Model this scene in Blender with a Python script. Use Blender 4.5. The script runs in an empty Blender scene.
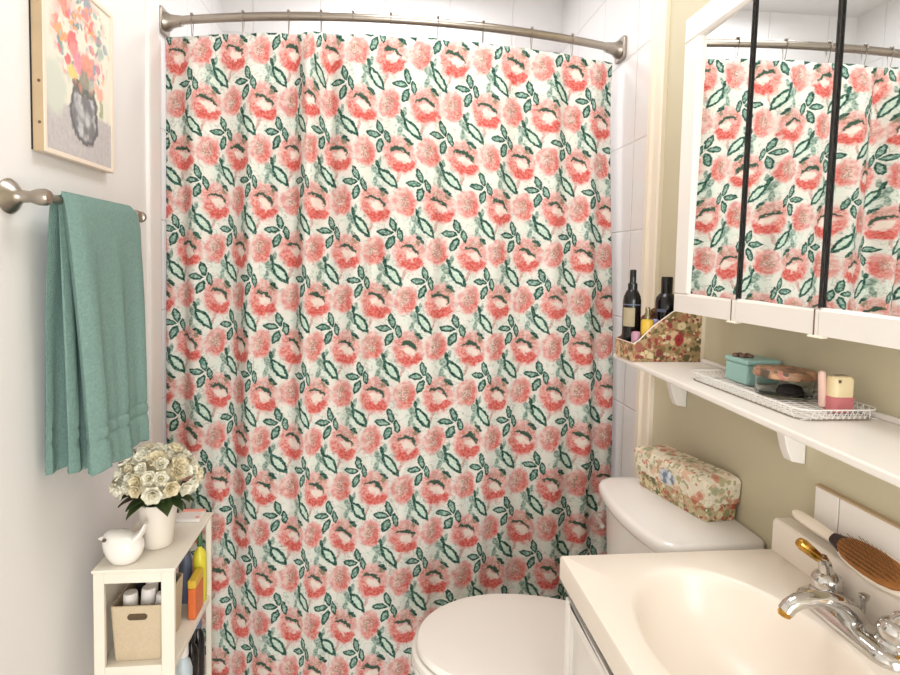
import bpy, bmesh, math, random
from mathutils import Vector, Matrix
random.seed(7)
S = bpy.context.scene
COL = S.collection
PI = math.pi
sin, cos, R = math.sin, math.cos, math.radians
XR, XL, YB, YF, ZT, ZF = .84, -.73, 2.70, -1.25, 2.65, -.08      # right / left wall, alcove back, wall behind the viewer, ceiling
ORG = {}

# ------------------------------------------------------------------ materials
def lin(h):
    h = h.lstrip('#')
    o = []
    for i in (0, 2, 4):
        c = int(h[i:i+2], 16) / 255
        o.append(c/12.92 if c <= .04045 else ((c+.055)/1.055)**2.4)
    return (o[0], o[1], o[2], 1)

class NT:
    def __init__(s, name):
        s.m = bpy.data.materials.new(name); s.m.use_nodes = True
        s.t = s.m.node_tree; s.t.nodes.clear()
        s.out = s.n('ShaderNodeOutputMaterial'); s.p = s.n('ShaderNodeBsdfPrincipled')
        s.t.links.new(s.p.outputs[0], s.out.inputs[0])
    def n(s, t, **k):
        x = s.t.nodes.new(t)
        for a, b in k.items(): setattr(x, a, b)
        return x
    def set(s, sock, v):
        if hasattr(v, 'is_linked') or hasattr(v, 'links'): s.t.links.new(v, sock)
        else: sock.default_value = v
    def math(s, op, a, b=0.0):
        x = s.n('ShaderNodeMath', operation=op); s.set(x.inputs[0], a); s.set(x.inputs[1], b); return x.outputs[0]
    def mix(s, f, a, b):
        x = s.n('ShaderNodeMix', data_type='RGBA'); s.set(x.inputs[0], f); s.set(x.inputs[6], a); s.set(x.inputs[7], b); return x.outputs[2]
    def ss(s, v, a, b, lo=0., hi=1.):
        x = s.n('ShaderNodeMapRange', interpolation_type='SMOOTHSTEP')
        s.set(x.inputs[0], v); x.inputs[1].default_value = a; x.inputs[2].default_value = b; x.inputs[3].default_value = lo; x.inputs[4].default_value = hi
        return x.outputs[0]
    def noise(s, vec, scale, detail=2., rough=.5):
        x = s.n('ShaderNodeTexNoise'); s.set(x.inputs['Vector'], vec); x.inputs['Scale'].default_value = scale
        x.inputs['Detail'].default_value = detail; x.inputs['Roughness'].default_value = rough; return x
    def ell(s, vec, cx, cy, rx, ry, rot=0.):
        x = s.n('ShaderNodeMapping', vector_type='TEXTURE'); s.set(x.inputs[0], vec)
        x.inputs['Location'].default_value = (cx, cy, 0); x.inputs['Rotation'].default_value = (0, 0, R(rot)); x.inputs['Scale'].default_value = (rx, ry, 1)
        y = s.n('ShaderNodeVectorMath', operation='LENGTH'); s.t.links.new(x.outputs[0], y.inputs[0]); return y.outputs['Value']
    def obj(s): return s.n('ShaderNodeTexCoord').outputs['Object']
    def uv(s): return s.n('ShaderNodeTexCoord').outputs['UV']
    def bump(s, h, strength, dist):
        b = s.n('ShaderNodeBump'); b.inputs['Strength'].default_value = strength; b.inputs['Distance'].default_value = dist
        s.set(b.inputs['Height'], h); s.t.links.new(b.outputs[0], s.p.inputs['Normal'])
    def fin(s, col, rough=.5, metal=0.):
        s.set(s.p.inputs['Base Color'], col); s.set(s.p.inputs['Roughness'], rough); s.p.inputs['Metallic'].default_value = metal
        return s.m

def plain(name, hx, rough=.5, metal=0., var=.04, scale=12., bump=0., bscale=60., spec=None, coat=0.):
    k = NT(name); o = k.obj(); c = lin(hx)
    nz = k.noise(o, scale, 3.)
    a = tuple(max(0, x*(1-var)) for x in c[:3]) + (1,); b = tuple(min(1, x*(1+var)) for x in c[:3]) + (1,)
    k.fin(k.mix(nz.outputs[0], a, b), rough, metal)
    if bump: k.bump(k.noise(o, bscale, 3.).outputs[0], bump, .004)
    if spec is not None: k.p.inputs['Specular IOR Level'].default_value = spec
    if coat: k.p.inputs['Coat Weight'].default_value = coat; k.p.inputs['Coat Roughness'].default_value = .08
    return k.m

M = {}
M['wall_white'] = plain('cream_wall_paint', '#ebe8e6', .6, var=.02, scale=2, bump=.08, bscale=120)
M['wall_green'] = plain('sage_wall_paint', '#c9c0a3', .6, var=.03, scale=2, bump=.08, bscale=120)
M['ceil'] = plain('ceiling_paint', '#ece9e6', .8, var=.015, scale=2)
M['trim'] = plain('cream_trim_paint', '#efe3cf', .4, var=.02, scale=3)
M['trim_white'] = plain('white_trim_paint', '#efeae6', .4, var=.02, scale=3)
M['paint'] = plain('white_gloss_paint', '#eee8e0', .35, var=.03, scale=8)
M['paint_aged'] = plain('old_white_paint', '#e9e1d2', .45, var=.05, scale=14, bump=.1, bscale=90)
M['enamel'] = plain('toilet_enamel', '#efeae4', .12, var=.015, scale=4, coat=.3)
M['seat'] = plain('toilet_seat_plastic', '#efe8e0', .22, var=.015, scale=4)
M['marble'] = plain('cultured_marble', '#f3e8da', .34, var=.03, scale=3, coat=.06)
M['nickel'] = plain('brushed_nickel', '#a89f94', .3, 1., var=.08, scale=40)
M['chrome'] = plain('chrome', '#cfcdca', .09, 1., var=.02)
M['brass'] = plain('polished_brass', '#c79a4a', .2, 1., var=.05, scale=30)
M['wire'] = plain('white_wire', '#efece6', .3, var=.02)
M['hookwire'] = plain('hook_wire', '#8d857c', .3, 1., var=.05)
M['towel'] = plain('teal_terry', '#809d95', .95, var=.22, scale=160, bump=.9, bscale=420, spec=.1)
M['towel_band'] = plain('teal_terry_band', '#5b8d81', .8, var=.1, scale=200, bump=.3, bscale=300, spec=.15)
M['wood_side'] = plain('raw_wood', '#bfa685', .7, var=.12, scale=20)
M['frame_front'] = plain('pale_wood', '#ecdccb', .6, var=.05, scale=20)
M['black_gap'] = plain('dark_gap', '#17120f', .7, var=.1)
M['black_gloss'] = plain('black_plastic', '#0d0c0d', .22, var=.1)
M['label'] = plain('cream_paper_label', '#a89a7c', .6, var=.12, scale=90)
M['yellow'] = plain('yellow_lotion', '#d9b23f', .35, var=.06, scale=40)
M['metal_cap'] = plain('dull_gold_cap', '#8a8062', .35, .7, var=.1)
M['lavender'] = plain('lavender_plastic', '#a79ac6', .4, var=.06)
M['mauve'] = plain('mauve_plastic', '#b98a9c', .45, var=.1, scale=40)
M['teal'] = plain('teal_tin_paint', '#9cc4bc', .4, var=.06, scale=40)
M['brown'] = plain('brown_trinket', '#6b5042', .5, var=.2, scale=90)
M['pinkbase'] = plain('rose_pink_enamel', '#cb7678', .4, var=.06, scale=40)
M['cream'] = plain('cream_enamel', '#ecd8ac', .4, var=.06, scale=50)
M['palepink'] = plain('pale_pink', '#e3bfb1', .45, var=.05)
M['ceramic'] = plain('white_ceramic', '#efe9e1', .15, var=.02, coat=.4)
M['vase'] = plain('matte_white_ceramic', '#e6ddd0', .4, var=.03, scale=10)
M['petal'] = plain('white_petals', '#f4efdc', .7, var=.05, scale=60)
M['petal2'] = plain('cream_petals', '#eee2c2', .7, var=.06, scale=60)
M['stamen'] = plain('olive_flower_centre', '#a99a55', .8, var=.1, scale=60)
M['leaf'] = plain('dark_green_leaf', '#33441f', .5, var=.3, scale=40)
M['leaf2'] = plain('brown_green_leaf', '#4a3a26', .6, var=.3, scale=40)
M['linen'] = plain('beige_linen', '#cbb89b', .9, var=.10, scale=140, bump=.5, bscale=220)
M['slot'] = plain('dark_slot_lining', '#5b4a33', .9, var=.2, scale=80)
M['dark_cloth'] = plain('dark_wine_cloth', '#3a1e24', .9, var=.4, scale=25)
M['dark_bag'] = plain('black_pouch_cloth', '#1b191d', .85, var=.3, scale=25)
M['white_pack'] = plain('white_packaging', '#e6e0da', .45, var=.03)
M['orange'] = plain('orange_packaging', '#db6f38', .4, var=.1, scale=40)
M['ppe_yellow'] = plain('bright_yellow_bottle', '#dcd03c', .35, var=.06)
M['slate'] = plain('slate_blue_plastic', '#626a80', .4, var=.06)
M['green_b'] = plain('deep_green_plastic', '#3f6a41', .4, var=.08)
M['pale_blue'] = plain('pale_blue_plastic', '#bcc7cc', .35, var=.04)
M['coral'] = plain('coral_strip', '#e79a88', .5, var=.04)
M['pad'] = plain('amber_rubber_pad', '#9a6128', .5, var=.18, scale=80)
M['bristle'] = plain('brown_bristle', '#4a3218', .6, var=.2, scale=90)
M['brush_body'] = plain('cream_brush_lacquer', '#efe2d0', .3, var=.04)
M['brush_band'] = plain('dark_brush_neck', '#2c1b1b', .35, var=.2)
M['eye'] = plain('dark_bird_eye', '#5e4a44', .3, var=.1)
M['floor'] = plain('floor_vinyl', '#d6cfc6', .5, var=.15, scale=9)

def tile_mat():
    k = NT('white_wall_tile'); o = k.obj()
    s = k.n('ShaderNodeSeparateXYZ'); k.t.links.new(o, s.inputs[0])
    a = k.math('ABSOLUTE', k.math('SUBTRACT', k.math('FRACT', k.math('DIVIDE', s.outputs[2], .3)), .5))
    h = k.math('ADD', s.outputs[0], s.outputs[1])
    b = k.math('ABSOLUTE', k.math('SUBTRACT', k.math('FRACT', k.math('DIVIDE', h, .3)), .5))
    g = k.ss(k.math('MAXIMUM', a, b), .485, .495)
    k.bump(k.math('SUBTRACT', 1., g), .6, .003)
    return k.fin(k.mix(g, lin('#ebe8e6'), lin('#e2dedb')), .25)
M['tile'] = tile_mat()

def mirror_mat():
    k = NT('mirror_glass'); k.fin(k.mix(k.noise(k.obj(), 3.).outputs[0], (.86, .88, .87, 1), (.88, .9, .89, 1)), .012, 1.); return k.m
M['mirror'] = mirror_mat()

def glass_mat():
    k = NT('clear_jar_glass'); k.p.inputs['Transmission Weight'].default_value = 1.; k.p.inputs['IOR'].default_value = 1.18
    return k.fin(k.mix(k.noise(k.obj(), 20.).outputs[0], (.93, .94, .92, 1), (.97, .97, .95, 1)), .06)
M['glass'] = glass_mat()

def curtain_mat():
    H = .78
    k = NT('peony_print_cotton')
    uv = k.uv()
    def warp(src, scale, amp):
        nz = k.noise(uv, scale, 2., .55)
        sub = k.n('ShaderNodeVectorMath', operation='SUBTRACT'); k.t.links.new(nz.outputs['Color'], sub.inputs[0]); sub.inputs[1].default_value = (.5, .5, .5)
        ad = k.n('ShaderNodeVectorMath', operation='MULTIPLY_ADD'); k.t.links.new(sub.outputs[0], ad.inputs[0]); ad.inputs[1].default_value = (amp, amp, 0); k.t.links.new(src, ad.inputs[2])
        return ad.outputs[0]
    lw = warp(uv, 15., .06)
    fw = warp(warp(uv, 5.5, .12), 16., .10)
    def lattice(src):
        sp = k.n('ShaderNodeSeparateXYZ'); k.t.links.new(src, sp.inputs[0])
        U, V = sp.outputs[0], sp.outputs[1]
        def wrap(u0, v0):
            dv = k.math('SUBTRACT', V, v0); r = k.math('ROUND', k.math('DIVIDE', dv, H))
            dv = k.math('SUBTRACT', dv, k.math('MULTIPLY', r, H))
            du = k.math('SUBTRACT', k.math('SUBTRACT', U, u0), k.math('MULTIPLY', r, .5))
            du = k.math('SUBTRACT', du, k.math('ROUND', du))
            c = k.n('ShaderNodeCombineXYZ'); k.t.links.new(du, c.inputs[0]); k.t.links.new(dv, c.inputs[1]); return c.outputs[0]
        return wrap
    wl, wf = lattice(lw), lattice(fw)
    def mask(v, *e, soft=.12): return k.ss(k.ell(v, *e), 1+soft, 1-soft)
    def lens(v, cx, cy, rx, ry, rot):
        """pointed leaf: 1 on its midrib, 0 at its edge"""
        r = (rx*rx+ry*ry)/(2*rx); q = r-rx; c, s_ = cos(R(rot)), sin(R(rot))
        ds = []
        for sg in (1, -1):
            d = k.n('ShaderNodeVectorMath', operation='DISTANCE'); k.t.links.new(v, d.inputs[0]); d.inputs[1].default_value = (cx+sg*q*c, cy+sg*q*s_, 0); ds.append(d.outputs['Value'])
        return k.math('DIVIDE', k.math('SUBTRACT', r, k.math('MAXIMUM', *ds)), rx)
    mott = k.ss(k.noise(uv, 12., 2., .6).outputs[0], .40, .60)
    fine = k.ss(k.noise(uv, 24., 2., .6).outputs[0], .40, .60)
    lines = k.ss(k.noise(uv, 34., 1., .5).outputs[0], .46, .56)
    col = k.mix(mott, lin('#f3eee6'), lin('#eaede2'))
    A, B, C, D = wf(0, 0), wf(.455, .02), wl(.755, .30), wl(.235, .43)
    # soft blush round the roses, pale mint wash round the leaves
    col = k.mix(k.math('MULTIPLY', mask(A, .02, 0, .33, .36, 0, soft=.3), .4), col, lin('#f2ddd5'))
    mint = k.mix(fine, lin('#d0e4d6'), lin('#e6efe3'))
    col = k.mix(k.math('MULTIPLY', mask(D, -.08, .0, .19, .2, 0, soft=.45), .6), col, mint)
    sage = k.mix(fine, lin('#6f8b7c'), lin('#b4c6b9'))
    for e in ((-.165, .11, .05, .085, 25), (-.185, -.07, .035, .10, -15), (-.10, .02, .035, .075, 40), (-.06, .25, .03, .07, -10), (-.12, -.16, .03, .06, 30), (.10, .17, .03, .055, -30)):
        col = k.mix(k.math('MULTIPLY', mask(D, *e, soft=.3), .95), col, sage)
    tend = k.mix(fine, lin('#c9a79d'), lin('#e2c6bd'))
    for e in ((.17, -.04, .022, .095, -25), (.13, -.15, .02, .08, 10), (.20, .06, .02, .06, -40)):
        col = k.mix(mask(D, *e, soft=.35), col, tend)
    # thin sketchy stems everywhere between the motifs
    for sc, hx, th in ((4.5, '#8aa296', .012),):
        nn = k.noise(uv, sc, 2., .6).outputs[0]
        ln = k.ss(k.math('ABSOLUTE', k.math('SUBTRACT', nn, .5)), th*1.5, th*.5)
        col = k.mix(k.math('MULTIPLY', ln, .4), col, lin(hx))
    # closed rose
    pale = k.mix(mott, lin('#f0cdc4'), lin('#e4a09c'))
    cor = k.mix(fine, lin('#dd7d74'), lin('#edb2a7'))
    deep = k.mix(fine, lin('#d65d55'), lin('#e68a80'))
    m = mask(B, 0, 0, .18, .235, -12, soft=.16)
    bud = pale
    bud = k.mix(k.math('MULTIPLY', mask(B, .06, .09, .09, .08, 30, soft=.4), .6), bud, cor)
    bud = k.mix(mask(B, .03, -.13, .12, .07, 12, soft=.4), bud, cor)
    bud = k.mix(k.math('MULTIPLY', mask(B, .10, -.02, .04, .12, -5, soft=.4), .8), bud, deep)
    bud = k.mix(mask(B, -.075, .04, .06, .12, 0, soft=.5), bud, k.mix(mott, lin('#f0d4ca'), lin('#e2b1a6')))
    bud = k.mix(k.math('MULTIPLY', k.math('MULTIPLY', mask(B, .0, .02, .075, .13, -20, soft=.4), lines), .65), bud, lin('#8d8668'))
    col = k.mix(m, col, bud)
    # open rose
    m = mask(A, 0, -.015, .25, .30, 0, soft=.13)
    rose = k.mix(mott, lin('#f1d2c9'), lin('#e4aaa5'))
    rose = k.mix(mask(A, -.12, .12, .10, .10, 30, soft=.4), rose, k.mix(fine, lin('#dd8e85'), lin('#efc0b6')))
    rose = k.mix(mask(A, .13, .11, .08, .12, 0, soft=.4), rose, k.mix(fine, lin('#dd958b'), lin('#efc6bc')))
    rose = k.mix(mask(A, -.135, -.09, .075, .12, 28, soft=.25), rose, cor)
    rose = k.mix(mask(A, .0, -.2, .15, .08, 0, soft=.25), rose, deep)
    rose = k.mix(mask(A, .12, -.17, .10, .09, -20, soft=.25), rose, deep)
    rose = k.mix(mask(A, .025, -.045, .11, .06, -24, soft=.25), rose, lin('#f4e6da'))
    rose = k.mix(mask(A, .03, -.115, .03, .04, 0, soft=.4), rose, lin('#f1d2c6'))
    rose = k.mix(k.math('MULTIPLY', k.math('MULTIPLY', mask(A, .03, .13, .15, .09, 0, soft=.4), lines), .45), rose, lin('#a08f78'))
    a1 = k.ell(A, .005, .02, .155, .095, -22); a2 = k.ell(A, -.018, -.032, .16, .095, -22)
    arc = k.math('MULTIPLY', k.ss(a1, 1.1, .9), k.ss(a2, .92, 1.08))
    rose = k.mix(arc, rose, lin('#46604f'))
    rose = k.mix(k.math('MULTIPLY', mask(A, .145, .17, .035, .05, 20, soft=.4), .7), rose, lin('#6f7d5c'))
    col = k.mix(m, col, rose)
    # leaves on top
    dark = k.mix(fine, lin('#234a3f'), lin('#507768'))
    midg = k.mix(fine, lin('#688f80'), lin('#b4cbbd'))
    for e in ((-.005, .145, .058, .130, 14), (-.125, .02, .058, .130, 86), (.092, -.02, .050, .120, 10), (-.045, -.150, .064, .130, -24)):
        g = lens(C, *e)
        col = k.mix(k.ss(g, -.06, .1), col, k.mix(k.ss(g, .38, .62), dark, midg))
    g = lens(D, .02, -.02, .086, .220, 36)
    col = k.mix(k.ss(g, -.05, .08), col, k.mix(k.ss(g, .42, .56), dark, k.mix(fine, lin('#c4dccb'), lin('#e2eee0'))))
    for e in ((-.085, -.20, .055, .03, -15), (-.04, -.245, .045, .026, -40), (-.105, .2, .03, .075, 12)):
        col = k.mix(mask(D, *e, soft=.2), col, dark)
    k.fin(col, .85)
    k.p.inputs['Specular IOR Level'].default_value = .15
    wv = k.noise(uv, 150., 2.)
    k.bump(wv.outputs[0], .08, .002)
    # thin cotton lets some light through
    tr = k.n('ShaderNodeBsdfTranslucent'); k.set(tr.inputs[0], col)
    mx = k.n('ShaderNodeMixShader'); mx.inputs[0].default_value = .22
    k.t.links.new(k.p.outputs[0], mx.inputs[1]); k.t.links.new(tr.outputs[0], mx.inputs[2]); k.t.links.new(mx.outputs[0], k.out.inputs[0])
    return k.m
M['curtain'] = curtain_mat()

def floral_box(name, base, spots, scale, big=None):
    """paper printed with small scattered flowers: two layers of cells, each picking a colour"""
    k = NT(name); o = k.obj()
    nz = k.noise(o, 60., 2.); ad = k.n('ShaderNodeVectorMath', operation='MULTIPLY_ADD')
    k.t.links.new(nz.outputs['Color'], ad.inputs[0]); ad.inputs[1].default_value = (.012,)*3; k.t.links.new(o, ad.inputs[2])
    col = k.mix(k.noise(o, 30., 3.).outputs[0], lin(base[0]), lin(base[1]))
    for i, (sc, th) in enumerate(((scale, .46), (scale*1.7, .44), (scale*.62, .36))):
        v = k.n('ShaderNodeTexVoronoi'); k.t.links.new(ad.outputs[0], v.inputs['Vector']); v.inputs['Scale'].default_value = sc
        sepc = k.n('ShaderNodeSeparateColor'); k.t.links.new(v.outputs['Color'], sepc.inputs[0])
        rp = k.n('ShaderNodeValToRGB'); rp.color_ramp.interpolation = 'CONSTANT'
        cs = spots[i::1] + spots[:i]
        el = rp.color_ramp.elements
        while len(el) < len(cs): el.new(.5)
        for j, c in enumerate(cs): el[j].position = j/len(cs); el[j].color = lin(c)
        k.t.links.new(sepc.outputs[0], rp.inputs[0])
        f = k.math('MULTIPLY', k.ss(v.outputs['Distance'], th+.1, th-.04), k.ss(sepc.outputs[1], .12, .22))
        c2 = k.mix(k.ss(v.outputs['Distance'], .16, .06), rp.outputs[0], k.mix(.5, rp.outputs[0], lin('#5a3a2a')))
        col = k.mix(f, col, c2)
    if big:
        for (ctr, r, hx) in big:
            vm = k.n('ShaderNodeVectorMath', operation='DISTANCE'); k.t.links.new(ad.outputs[0], vm.inputs[0]); vm.inputs[1].default_value = ctr
            col = k.mix(k.ss(vm.outputs['Value'], r*1.15, r*.85), col, k.mix(k.ss(vm.outputs['Value'], r*.55, r*.3), lin(hx), lin('#4e1216')))
    return k.fin(col, .55)
M['box_dark'] = floral_box('floral_file_print', ('#b9a077', '#94794f'), ['#8f3b33', '#d9c49a', '#7b6a3c', '#a86a4a', '#d8b48e', '#5c5530'], 60., big=[((.128, -.0575, .063), .015, '#a02b2d'), ((.02, -.0575, .045), .013, '#9a5a48'), ((.075, -.0575, .03), .012, '#7d3a30')])
M['box_light'] = floral_box('floral_keepsake_print', ('#c8b995', '#a99872'), ['#b5694c', '#ded3b6', '#8d8a5c', '#c98d70', '#d6c79d', '#6f6f4c', '#a9543f'], 60.)
M['box_lid'] = floral_box('floral_keepsake_lid_print', ('#e6dcc6', '#d8ccb2'), ['#c98d74', '#eadfca', '#b3aa82', '#dcb89c', '#e8dcc4', '#a7a683'], 56.)
M['jar_lid'] = floral_box('printed_jar_lid', ('#b08a6a', '#8f6a50'), ['#b5756b', '#7d5a48', '#c99a78', '#5b4a3c', '#a98a6c'], 60.)

def oval_mat():
    k = NT('blue_printed_oval'); o = k.obj()
    return k.fin(k.mix(k.ss(k.noise(o, 70., 3.).outputs[0], .42, .58), lin('#cfd2d6'), lin('#6f7f93')), .5)
M['oval'] = oval_mat()

def painting_mat():
    """loose bouquet in a grey jug, in the canvas's own UV"""
    rnd = random.Random(11)
    k = NT('bouquet_watercolour'); uv = k.uv()
    nz = k.noise(uv, 9., 3., .6)
    sub = k.n('ShaderNodeVectorMath', operation='SUBTRACT'); k.t.links.new(nz.outputs['Color'], sub.inputs[0]); sub.inputs[1].default_value = (.5, .5, .5)
    ad = k.n('ShaderNodeVectorMath', operation='MULTIPLY_ADD'); k.t.links.new(sub.outputs[0], ad.inputs[0]); ad.inputs[1].default_value = (.12, .12, 0); k.t.links.new(uv, ad.inputs[2])
    v = ad.outputs[0]
    fine = k.noise(uv, 26., 3., .65).outputs[0]
    col = k.mix(k.noise(uv, 3., 3.).outputs[0], lin('#ece3d4'), lin('#dddccb'))
    s = k.n('ShaderNodeSeparateXYZ'); k.t.links.new(v, s.inputs[0])
    tab = k.math('ADD', s.outputs[1], k.math('MULTIPLY', s.outputs[0], -.02))
    col = k.mix(k.ss(tab, .29, .26), col, k.mix(fine, lin('#a9a4a4'), lin('#d6cfcd')))
    col = k.mix(k.ss(k.ell(v, .12, .36, .16, .16), 1.2, .7), col, lin('#cfd2c4'))
    vase = k.mix(k.ss(k.noise(uv, 7., 3.).outputs[0], .4, .62), lin('#7f7d80'), lin('#c9c9c9'))
    d = k.ell(v, .55, .27, .22, .185)
    col = k.mix(k.ss(d, 1.06, .95), col, k.mix(k.ss(d, .9, .75), lin('#6b696c'), vase))
    col = k.mix(k.ss(k.ell(v, .55, .43, .17, .05), 1.1, .9), col, lin('#6e6f66'))
    pal = ['#e2746c', '#ec9a5c', '#e9b0a6', '#d95e63', '#6f8f8d', '#8a97a4', '#c77f92', '#e88a72', '#9fb3a6', '#efc7bb']
    reg = k.ss(k.ell(v, .52, .72, .47, .33), 1.03, .75)
    for sc, th, seed in ((7., .56, 0.), (10., .5, 3.3), (15., .42, 7.1)):
        mp = k.n('ShaderNodeMapping'); k.t.links.new(v, mp.inputs[0]); mp.inputs['Location'].default_value = (seed, seed*.7, 0); mp.inputs['Scale'].default_value = (1, 1.35, 1)
        vo = k.n('ShaderNodeTexVoronoi'); k.t.links.new(mp.outputs[0], vo.inputs['Vector']); vo.inputs['Scale'].default_value = sc
        sc_ = k.n('ShaderNodeSeparateColor'); k.t.links.new(vo.outputs['Color'], sc_.inputs[0])
        rp = k.n('ShaderNodeValToRGB'); rp.color_ramp.interpolation = 'CONSTANT'; el = rp.color_ramp.elements
        rnd.shuffle(pal)
        while len(el) < len(pal): el.new(.5)
        for j, c in enumerate(pal): el[j].position = j/len(pal); el[j].color = lin(c)
        k.t.links.new(sc_.outputs[0], rp.inputs[0])
        keep = k.math('MULTIPLY', k.ss(sc_.outputs[1], .10, .18), k.ss(vo.outputs['Distance'], th+.08, th-.1))
        col = k.mix(k.math('MULTIPLY', reg, keep), col, k.mix(fine, rp.outputs[0], k.mix(.25, rp.outputs[0], lin('#f3e6d8'))))
    for cx, cy, rx, ry, c in ((.40, .62, .075, .05, '#dd5f66'), (.50, .57, .10, .06, '#d76a8a'), (.60, .58, .09, .07, '#e8735a'), (.38, .49, .07, .04, '#e3c34c'), (.55, .48, .08, .06, '#6a6a55'), (.80, .45, .06, .05, '#e79b84'), (.82, .36, .03, .06, '#8a9c6c')):
        col = k.mix(k.ss(k.ell(v, cx, cy, rx, ry), 1.25, .75), col, k.mix(fine, lin(c), k.mix(.5, lin(c), lin('#f3e6d8'))))
    return k.fin(col, .7)
M['painting'] = painting_mat()

# ------------------------------------------------------------------ mesh building
def P(o, name): ORG[o.name] = name

class MB:
    def __init__(s): s.v = []; s.f = []
    def add(s, v, f):
        n = len(s.v); s.v += [tuple(p) for p in v]; s.f += [tuple(i+n for i in q) for q in f]; return s
    def box(s, a, b):
        x0, y0, z0 = a; x1, y1, z1 = b
        v = [(x0,y0,z0),(x1,y0,z0),(x1,y1,z0),(x0,y1,z0),(x0,y0,z1),(x1,y0,z1),(x1,y1,z1),(x0,y1,z1)]
        return s.add(v, [(0,3,2,1),(4,5,6,7),(0,1,5,4),(1,2,6,5),(2,3,7,6),(3,0,4,7)])
    def prism(s, poly, d0, d1, fn):
        """poly of 2-D points, extruded from d0 to d1; fn(u,v,d) gives the 3-D point"""
        n = len(poly)
        v = [fn(u, w, d0) for u, w in poly] + [fn(u, w, d1) for u, w in poly]
        f = [tuple(reversed(range(n))), tuple(range(n, 2*n))] + [(i, (i+1) % n, n+(i+1) % n, n+i) for i in range(n)]
        return s.add(v, f)
    def loft(s, rings, cap0=True, cap1=True):
        n = len(rings[0]); v = [p for r in rings for p in r]; f = []
        for k in range(len(rings)-1):
            for i in range(n):
                j = (i+1) % n; f.append((k*n+i, k*n+j, (k+1)*n+j, (k+1)*n+i))
        if cap0: f.append(tuple(reversed(range(n))))
        if cap1: f.append(tuple(range((len(rings)-1)*n, len(rings)*n)))
        return s.add(v, f)
    def lathe(s, prof, c=(0,0,0), ax=(0,0,1), n=28, sx=1., sy=1.):
        A = Vector(ax).normalized(); q = A.to_track_quat('Z', 'Y'); c = Vector(c)
        rings = [[c + q @ Vector((r*cos(2*PI*i/n)*sx, r*sin(2*PI*i/n)*sy, z)) for i in range(n)] for r, z in prof]
        return s.loft(rings)
    def tube(s, pts, r, n=10, closed=False):
        pts = [Vector(p) for p in pts]; m = len(pts)
        rr = r if isinstance(r, (list, tuple)) else [r]*m
        rings = []; prev = None
        for i, p in enumerate(pts):
            if closed: t = (pts[(i+1) % m]-pts[i-1])
            else: t = pts[min(i+1, m-1)]-pts[max(i-1, 0)]
            t.normalize()
            if prev is None:
                a = Vector((0,0,1)) if abs(t.z) < .9 else Vector((1,0,0)); u = t.cross(a).normalized()
            else:
                u = (prev - t*prev.dot(t)).normalized()
            prev = u; w = t.cross(u)
            rings.append([p + (u*cos(2*PI*j/n)+w*sin(2*PI*j/n))*rr[i] for j in range(n)])
        if closed: rings.append(rings[0]); return s.loft(rings, False, False)
        return s.loft(rings)
    def ball(s, c, rx, ry=None, rz=None, n=16, m=10):
        ry = ry or rx; rz = rz or rx; c = Vector(c)
        rings = [[c + Vector((rx*sin(PI*k/m)*cos(2*PI*i/n), ry*sin(PI*k/m)*sin(2*PI*i/n), -rz*cos(PI*k/m))) for i in range(n)] for k in range(1, m)]
        return s.loft(rings)
    def grid(s, fn, nu, nv):
        v = [fn(i/nu, j/nv) for j in range(nv+1) for i in range(nu+1)]
        f = [(j*(nu+1)+i, j*(nu+1)+i+1, (j+1)*(nu+1)+i+1, (j+1)*(nu+1)+i) for j in range(nv) for i in range(nu)]
        return s.add(v, f)
    def build(s, name, m, parent=None, at=None, smooth=True, bevel=0., seg=2, sub=0, solid=0., fix=True):
        """parts: world coordinates, rebased on the parent's origin; at = own origin (world) for top-level meshes"""
        o0 = Vector(ORG.get(parent.name, (0,0,0))) if parent else Vector(at or (0,0,0))
        me = bpy.data.meshes.new(name); me.from_pydata([tuple(Vector(p)-o0) for p in s.v], [], s.f)
        if fix:
            b = bmesh.new(); b.from_mesh(me); bmesh.ops.remove_doubles(b, verts=b.verts, dist=1e-6); bmesh.ops.recalc_face_normals(b, faces=b.faces); b.to_mesh(me); b.free()
        me.materials.append(m)
        me.polygons.foreach_set('use_smooth', [smooth]*len(me.polygons))
        o = bpy.data.objects.new(name, me); COL.objects.link(o)
        if parent: o.parent = parent; ORG[o.name] = tuple(o0)
        else: o.location = o0; ORG[o.name] = tuple(o0)
        if solid: x = o.modifiers.new('t', 'SOLIDIFY'); x.thickness = solid; x.offset = 0
        if bevel: x = o.modifiers.new('b', 'BEVEL'); x.width = bevel; x.segments = seg; x.limit_method = 'ANGLE'; x.angle_limit = R(35)
        if sub: x = o.modifiers.new('s', 'SUBSURF'); x.levels = sub; x.render_levels = sub
        if smooth: 
            x = o.modifiers.new('w', 'WEIGHTED_NORMAL') if bevel else None
            me.set_sharp_from_angle(angle=R(40))
        return o

def tag(o, label, cat, group=None):
    o['label'] = label; o['category'] = cat
    if group: o['group'] = group
    return o
def thing(name, label, cat, loc, group=None):
    o = bpy.data.objects.new(name, None); COL.objects.link(o); o.location = loc; o.empty_display_size = .03
    ORG[o.name] = tuple(loc); return tag(o, label, cat, group)
def struct(o): o['kind'] = 'structure'; return o
def bx(a, b): return MB().box(a, b)
def smoothstep(a, b, x):
    t = max(0, min(1, (x-a)/(b-a))); return t*t*(3-2*t)
def rrect(cx, cy, hx, hy, r, n=5):
    """rounded rectangle, counter-clockwise"""
    out = []
    for (sx, sy, a0) in ((1,1,0),(-1,1,90),(-1,-1,180),(1,-1,270)):
        for i in range(n+1):
            a = R(a0+90*i/n); out.append((cx+sx*(hx-r)+r*cos(a), cy+sy*(hy-r)+r*sin(a)))
    return out

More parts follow.
